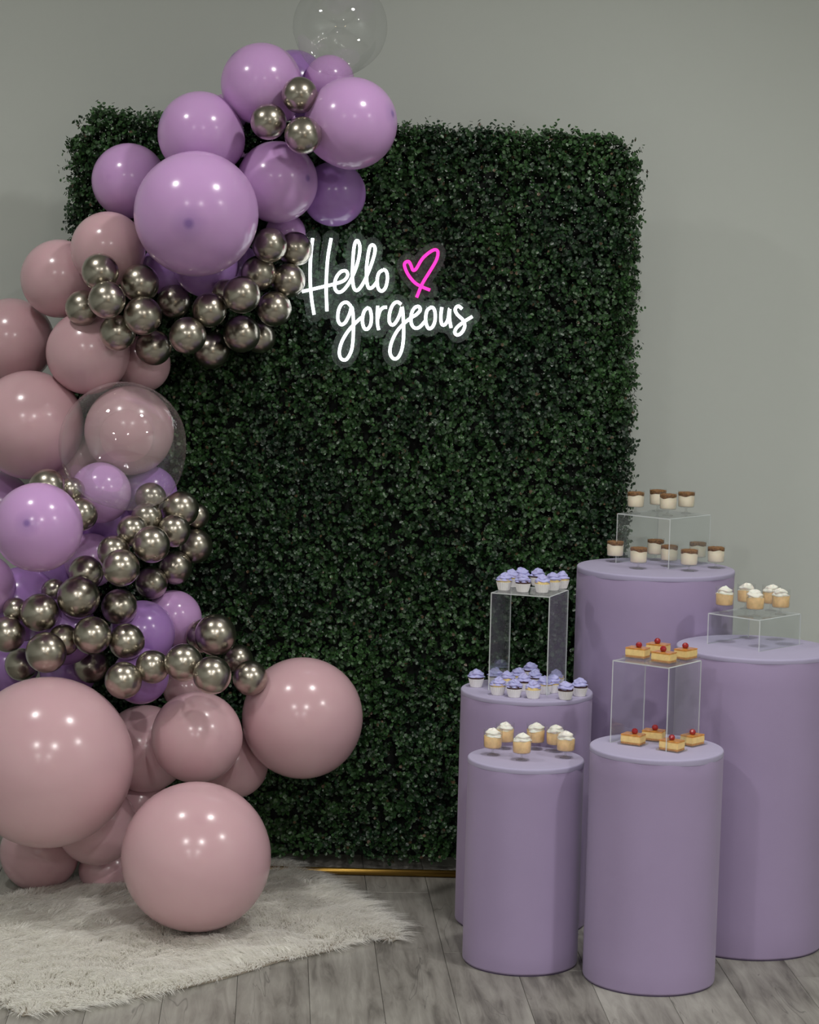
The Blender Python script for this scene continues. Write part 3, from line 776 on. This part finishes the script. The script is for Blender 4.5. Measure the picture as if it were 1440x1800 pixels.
# ------------------------------------------------------------------ acrylic risers
RIS = {}
def riser(key, Lb, Cb_, Ct, Lp, Rp, label):
    """Cb_: pixel where the near corner stands; Ct: its top; Lp, Rp: neighbouring top corners"""
    z0 = PLN[key][2]; c = at_z(*Cb_, z0); zt = solve_h(c, *Ct)
    l, r = at_z(*Lp, zt), at_z(*Rp, zt)
    u = Vector((l.x - c.x, l.y - c.y)); wdt = u.length; u.normalize(); v = Vector((u.y, -u.x))
    dep = v.dot(Vector((r.x - c.x, r.y - c.y)))
    if dep < 0: v = -v; dep = -dep
    ang = math.atan2(-u.y, -u.x)
    print('riser', key, wdt, dep, zt - z0, math.degrees(ang))
    hgt = zt - z0; th = .003
    ctr = Vector((c.x, c.y)) + u * wdt / 2 + v * dep / 2
    t = thing('display_riser', label, 'display riser', (ctr.x, ctr.y, z0), ang, 'clear acrylic risers')
    def pane(nm, x0, x1, y0, y1, z0_, z1_, big):
        bm = bmesh.new(); box(bm, x0, x1, y0, y1, z0_, z1_)
        bmesh.ops.recalc_face_normals(bm, faces=bm.faces)
        for f_ in bm.faces: f_.material_index = 0 if abs(f_.normal[big]) > .9 else 1
        return link(nm, bm_mesh(nm, bm, [M['acrylic'], M['acrylic_edge']]), t)
    hw, hd = wdt / 2, dep / 2
    pane('top_shelf', -hw + th + .0002, hw - th - .0002, -hd, hd, hgt - th, hgt, 2)
    pane('side_panel', -hw, -hw + th, -hd, hd, .0002, hgt - .001, 0)
    pane('side_panel', hw - th, hw, -hd, hd, .0002, hgt - .001, 0)
    RIS[key] = zt
riser('A', None, (1176, 1001), (1179, 912), (1085, 902), (1233, 903), 'clear acrylic riser on the tallest plinth, holding four parfait cups')
riser('B', None, (1335, 1146), (1338, 1090), (1245, 1077), (1412, 1079), 'low clear acrylic riser on the widest plinth, holding five pudding cups')
riser('C', None, (962, 1223), (967, 1049), (863, 1041), (1005, 1037), 'tall clear acrylic riser among the purple cupcakes')
riser('E', None, (1172, 1322), (1180, 1174), (1077, 1160), (1243, 1162), 'clear acrylic riser over the front plinth, holding cherry slices')

# ------------------------------------------------------------------ stemmed dessert cups
CUPH = .061
def cup_glass(t):
    # foot + stem
    V, Fc = lathe([(.0165, .0), (.0165, .0012), (.006, .0035), (.0030, .007), (.0030, .012), (.0060, .0155), (.0200, .0165)], 32, capped=False)
    Fc.append(tuple(range(31, -1, -1)))
    link('foot', mesh('foot', V, Fc, M['glass']), t)
    V, Fc = lathe([(.0200, .0165), (.0245, .0175), (.0255, .021), (.0268, .060), (.0273, .0605), (.0262, .0605)], 32, capped=False)
    link('bowl', mesh('bowl', V, Fc, M['glass']), t)
def wavy(a1, a2, ph, amp):
    return lambda th, r, z: (r, z + amp * (math.sin(a1 * th + ph) + .6 * math.sin(a2 * th + 2 * ph)))
def make_parfait(loc, label, rz, seed):
    t = thing('parfait_cup', label, 'dessert cup', loc, rz, 'parfait cups on the tallest plinth', .88); cup_glass(t)
    zt = .0525
    V, Fc = lathe([(.018, .0180), (.0232, .0185), (.0245, .022), (.0255, zt - .004)] , 48); n = 48
    for s in range(n):
        th = 2 * math.pi * s / n; i = 3 * n + s; x, y, z = V[i]; V[i] = (x, y, z + .0016 * math.sin(2 * th + seed) + .001 * math.sin(5 * th + seed * 2))
    cr_ = link('cream', mesh('cream', V, Fc, M['cream']), t)
    V, Fc = lathe([(.0256, zt - .0045), (.0262, zt + .002), (.0255, zt + .0038), (.018, zt + .005), (.006, zt + .0055)], 48)
    for s in range(n):
        th = 2 * math.pi * s / n; x, y, z = V[s]; V[s] = (x, y, z + .0016 * math.sin(2 * th + seed) + .001 * math.sin(5 * th + seed * 2))
    rs = random.Random(seed)
    V = [(x, y, z + (rs.uniform(-.0007, .0009) if i >= 2 * n else 0)) for i, (x, y, z) in enumerate(V)]
    link('crumb_topping', mesh('crumb_topping', V, Fc, M['crumb']), cr_)
    return t
def swirl(R, h, lobes, twist, seed, layers=3, seg=60, steps=26, pw_=2.0, lump=.05):
    V, Fc = [], []
    for i in range(steps):
        t = i / (steps - 1)
        rr = R * max(0.0, 1 - t ** pw_) ** .55 * (1 + .09 * math.sin(t * math.pi * 2 * layers + seed)) + .0002
        z = h * t
        for s in range(seg):
            th = 2 * math.pi * s / seg
            k = 1 + .15 * (abs(math.sin((lobes * th + twist * t * 6 + seed) / 2)) - .5) * (1 - .3 * t) + .05 * math.sin(2 * th + seed * 3 + t * 5)
            zz = z + h * lump * (math.sin(3 * th + seed + 4 * t) + .8 * math.sin(2 * th - seed * 2)) * (1 - .3 * t) * min(1, t * 3)
            V.append((rr * k * math.cos(th) + .0022 * t * math.cos(seed * 2), rr * k * math.sin(th) + .0022 * t * math.sin(seed * 2), zz))
    for i in range(steps - 1):
        for s in range(seg):
            s2_ = (s + 1) % seg; Fc.append((i * seg + s, i * seg + s2_, (i + 1) * seg + s2_, (i + 1) * seg + s))
    Fc.append(tuple(range(seg - 1, -1, -1))); Fc.append(tuple((steps - 1) * seg + s for s in range(seg)))
    return V, Fc
def make_pudding(loc, label, rz, seed, grp):
    t = thing('pudding_cup', label, 'dessert cup', loc, rz, grp, .88); cup_glass(t)
    zt = .049
    V, Fc = lathe([(.018, .0180), (.0232, .0185), (.0245, .022), (.0255, zt - .004)], 48)
    for s in range(48):
        th = 2 * math.pi * s / 48; i = 3 * 48 + s; x, y, z = V[i]; V[i] = (x, y, z + .0018 * math.sin(2 * th + seed))
    pu_ = link('pudding', mesh('pudding', V, Fc, M['pudding']), t)
    V, Fc = swirl(.0222, .0190, 5, .9 + .2 * math.sin(seed), seed, 2, pw_=2.6, lump=.09)
    V = [(x, y, z + zt - .006) for x, y, z in V]
    link('whipped_cream', mesh('whipped_cream', V, Fc, M['whip']), pu_)
    return t
def stretch(t, k):
    t.scale = (t.scale[0], t.scale[1], t.scale[2] * k); return t
def spots(key, lst, z, fn_):
    for i, q in enumerate(lst):
        p = at_z(q[0], q[1], z + .0003); fn_(p, i, q)
pz = PLN['A'][2]
PA = [(1081,988,'at the far left of the tallest plinth, before the hedge'),(1122,1000,'lower row, second from left, left of the riser corner'),(1152,985,'lower row, rear one seen through the riser'),(1176,996,'lower row, split by the near riser edge'),(1211,1004,'lower row, frontmost on the tallest plinth'),(1226,990,'lower row, behind the right riser edge'),(1258,999,'at the far right of the tallest plinth')]
spots('A', PA, pz, lambda p, i, q: stretch(make_parfait(p, 'brown-topped white parfait cup ' + q[2], i * 1.1, i * 1.7 + 1), 1.15))
PA2 = [(1117,902,'leftmost on the top riser'),(1156,898,'at the back of the top riser'),(1174,906,'at the front of the top riser'),(1206,902,'rightmost on the top riser')]
spots('A', PA2, RIS['A'], lambda p, i, q: stretch(make_parfait(p, 'brown-topped white parfait cup ' + q[2], i * 1.3, i * 2.1 + 4), 1.15))
PB = [(1273,1076,'leftmost on the low riser'),(1311,1070,'rear left on the low riser'),(1327,1083,'front middle on the low riser'),(1355,1073,'rear right on the low riser'),(1372,1080,'rightmost on the low riser')]
spots('B', PB, RIS['B'], lambda p, i, q: stretch(make_pudding(p, 'beige pudding cup with whipped cream ' + q[2], i * 1.2, i * 1.3 + .5, 'pudding cups on the low riser'), 1.22))
PD = [(866,1327,'leftmost on the shortest plinth'),(887,1316,'rear left on the shortest plinth'),(917,1336,'frontmost on the shortest plinth'),(941,1317,'rear middle on the shortest plinth'),(976,1321,'rear right on the shortest plinth'),(994,1332,'rightmost on the shortest plinth')]
spots('D', PD, PLN['D'][2], lambda p, i, q: stretch(make_pudding(p, 'beige pudding cup with whipped cream ' + q[2], i * .9, i * 2.3 + 1, 'pudding cups on the shortest plinth'), 1.22))

# ------------------------------------------------------------------ cupcakes
def make_cupcake(loc, label, kind, seed, grp):
    t = thing('cupcake', label, 'cupcake', loc, seed * 1.3, grp, .86)
    seg = 72; prf = [(.0165, 0), (.0172, .001), (.0205, .013), (.0238, .026), (.0228, .026), (.019, .010)]
    fn_ = lambda th, r, z: (r * (1 + .028 * math.sin(24 * th) * (1 if z > .0005 else .3)), z)
    V, Fc = lathe(prf, seg, fn_); link('paper_liner', mesh('paper_liner', V, Fc[:-1], M['liner'], False), t)
    V, Fc = lathe([(.0205, .016), (.0218, .024), (.0228, .029), (.0215, .033), (.014, .036)], 32); ck_ = link('cake', mesh('cake', V, Fc, M['choc' if kind == 'c' else 'vanilla']), t)
    V, Fc = swirl(.0232, .0225, 6, 1.3 + .5 * math.sin(seed), seed, 2.5, pw_=1.5 + .4 * math.sin(seed * 3), lump=.09)
    V = [(x, y, z + .0305) for x, y, z in V]; link('frosting', mesh('frosting', V, Fc, M['icing']), ck_)
CL = [(837,1207,'c','chocolate cupcake with purple frosting, leftmost on its plinth'),
 (871,1204,'c','chocolate cupcake with purple frosting behind the left riser panel'),
 (875,1221,'v','pale cupcake with purple frosting, front left beside the riser edge'),
 (904,1225,'c','chocolate cupcake with purple frosting, second from left in the front row'),
 (937,1227,'v','yellow cupcake with purple frosting, third in the front row'),
 (891,1210,'v','purple-frosted cupcake under the riser, just behind the front left pair'),
 (911,1204,'v','purple-frosted cupcake under the riser, middle left'),
 (920,1214,'c','purple-frosted cupcake under the riser, behind the second and third front ones'),
 (933,1194,'c','purple-frosted chocolate cupcake farthest back under the riser'),
 (940,1207,'c','purple-frosted chocolate cupcake just in front of the farthest back one'),
 (957,1219,'v','purple-frosted cupcake left of the near riser corner, pinkish liner'),
 (971,1217,'v','purple-frosted pale cupcake right of the near riser corner'),
 (978,1207,'v','purple-frosted cupcake behind the right riser panel'),
 (994,1229,'c','chocolate cupcake with purple frosting, frontmost at the right'),
 (1019,1223,'c','chocolate cupcake with purple frosting, rightmost on its plinth')]
spots('C', CL, PLN['C'][2], lambda p, i, q: make_cupcake(p, q[3], q[2], i * .8 + .4, 'cupcakes on the plinth'))
CU = [(886,1037,'v','purple-frosted cupcake leftmost on the tall riser'),
 (919,1040,'c','purple-frosted chocolate cupcake, second in front on the tall riser'),
 (953,1041,'v','purple-frosted cupcake, third in front on the tall riser'),
 (972,1037,'v','purple-frosted yellow cupcake, fourth from left on the tall riser'),
 (987,1034,'v','purple-frosted cupcake rightmost on the tall riser'),
 (917,1028,'c','tall purple-frosted cupcake behind, highest on the tall riser'),
 (945,1029,'c','purple-frosted cupcake behind, right of the middle on the tall riser'),
 (900,1031,'v','purple-frosted cupcake behind, between the leftmost two on the riser')]
spots('C', CU, RIS['C'], lambda p, i, q: make_cupcake(p, q[3], q[2], i * .9 + 2, 'cupcakes on the tall riser'))

# ------------------------------------------------------------------ cheesecake slices with cherries
def rbox(nm, hw, hd, z0, z1, mat, t, b=.0015):
    bm = bmesh.new(); box(bm, -hw, hw, -hd, hd, z0, z1); bmesh.ops.bevel(bm, geom=bm.edges[:], offset=b, segments=2, affect='EDGES')
    return link(nm, bm_mesh(nm, bm, mat), t)
def make_slice(loc, label, rz, seed):
    t = thing('cheesecake_slice', label, 'cake slice', loc, rz, 'cheesecake slices on the front plinth', .86)
    t.scale = (.86, .86, 1.15)
    a_, b_ = .030, .0215
    # clear square tray with a low lip
    bm = bmesh.new(); box(bm, -.036, .036, -.0275, .0275, 0, .0012)
    for q in ((-.036, -.0345, -.0275, .0275), (.0345, .036, -.0275, .0275), (-.0345, .0345, -.0275, -.026), (-.0345, .0345, .026, .0275)): box(bm, *q, .0012, .004)
    link('tray', bm_mesh('tray', bm, M['glass']), t)
    rbox('biscuit_base', a_, b_, .0014, .0054, M['biscuit'], t)
    ch_ = rbox('cheesecake', a_ - .0003, b_ - .0003, .0054, .0195, M['cheesecake'], t)
    rbox('caramel_glaze', a_ - .0001, b_ - .0001, .0195, .0222, M['caramel'], ch_, .001)
    V, Fc = lathe([(.0005, -.0087)] + [(.0092 * math.sin(math.pi * i / 14), -.0092 * math.cos(math.pi * i / 14) * .95) for i in range(1, 14)] + [(.0005, .0078)], 24)
    ox_, oy_ = (.004 * math.sin(seed), .003 * math.cos(seed)); V = [(x + ox_, y + oy_, z * .76 + .0275) for x, y, z in V]
    link('cherry', mesh('cherry', V, Fc, M['cherry']), t)
SA = -.62
SE = [(1113,1308,'front plinth, leftmost of the lower four',SA+.1),(1149,1301,'front plinth, rear of the lower four',SA+.25),(1181,1319,'front plinth, frontmost, before the riser edge',SA),(1217,1309,'front plinth, rightmost of the lower four',SA+1.45)]
spots('E', SE, PLN['E'][2], lambda p, i, q: make_slice(p, 'cherry-topped caramel cheesecake slice, ' + q[2], q[3], i + 1))
SU = [(1121,1156,'leftmost on the riser',SA+.1),(1157,1149,'rear one on the riser',SA+.1),(1167,1164,'frontmost on the riser',SA),(1205,1158,'rightmost on the riser',SA+1.5)]
spots('E', SU, RIS['E'], lambda p, i, q: make_slice(p, 'cherry-topped caramel cheesecake slice, ' + q[2], q[3], i * 1.6 + 2))
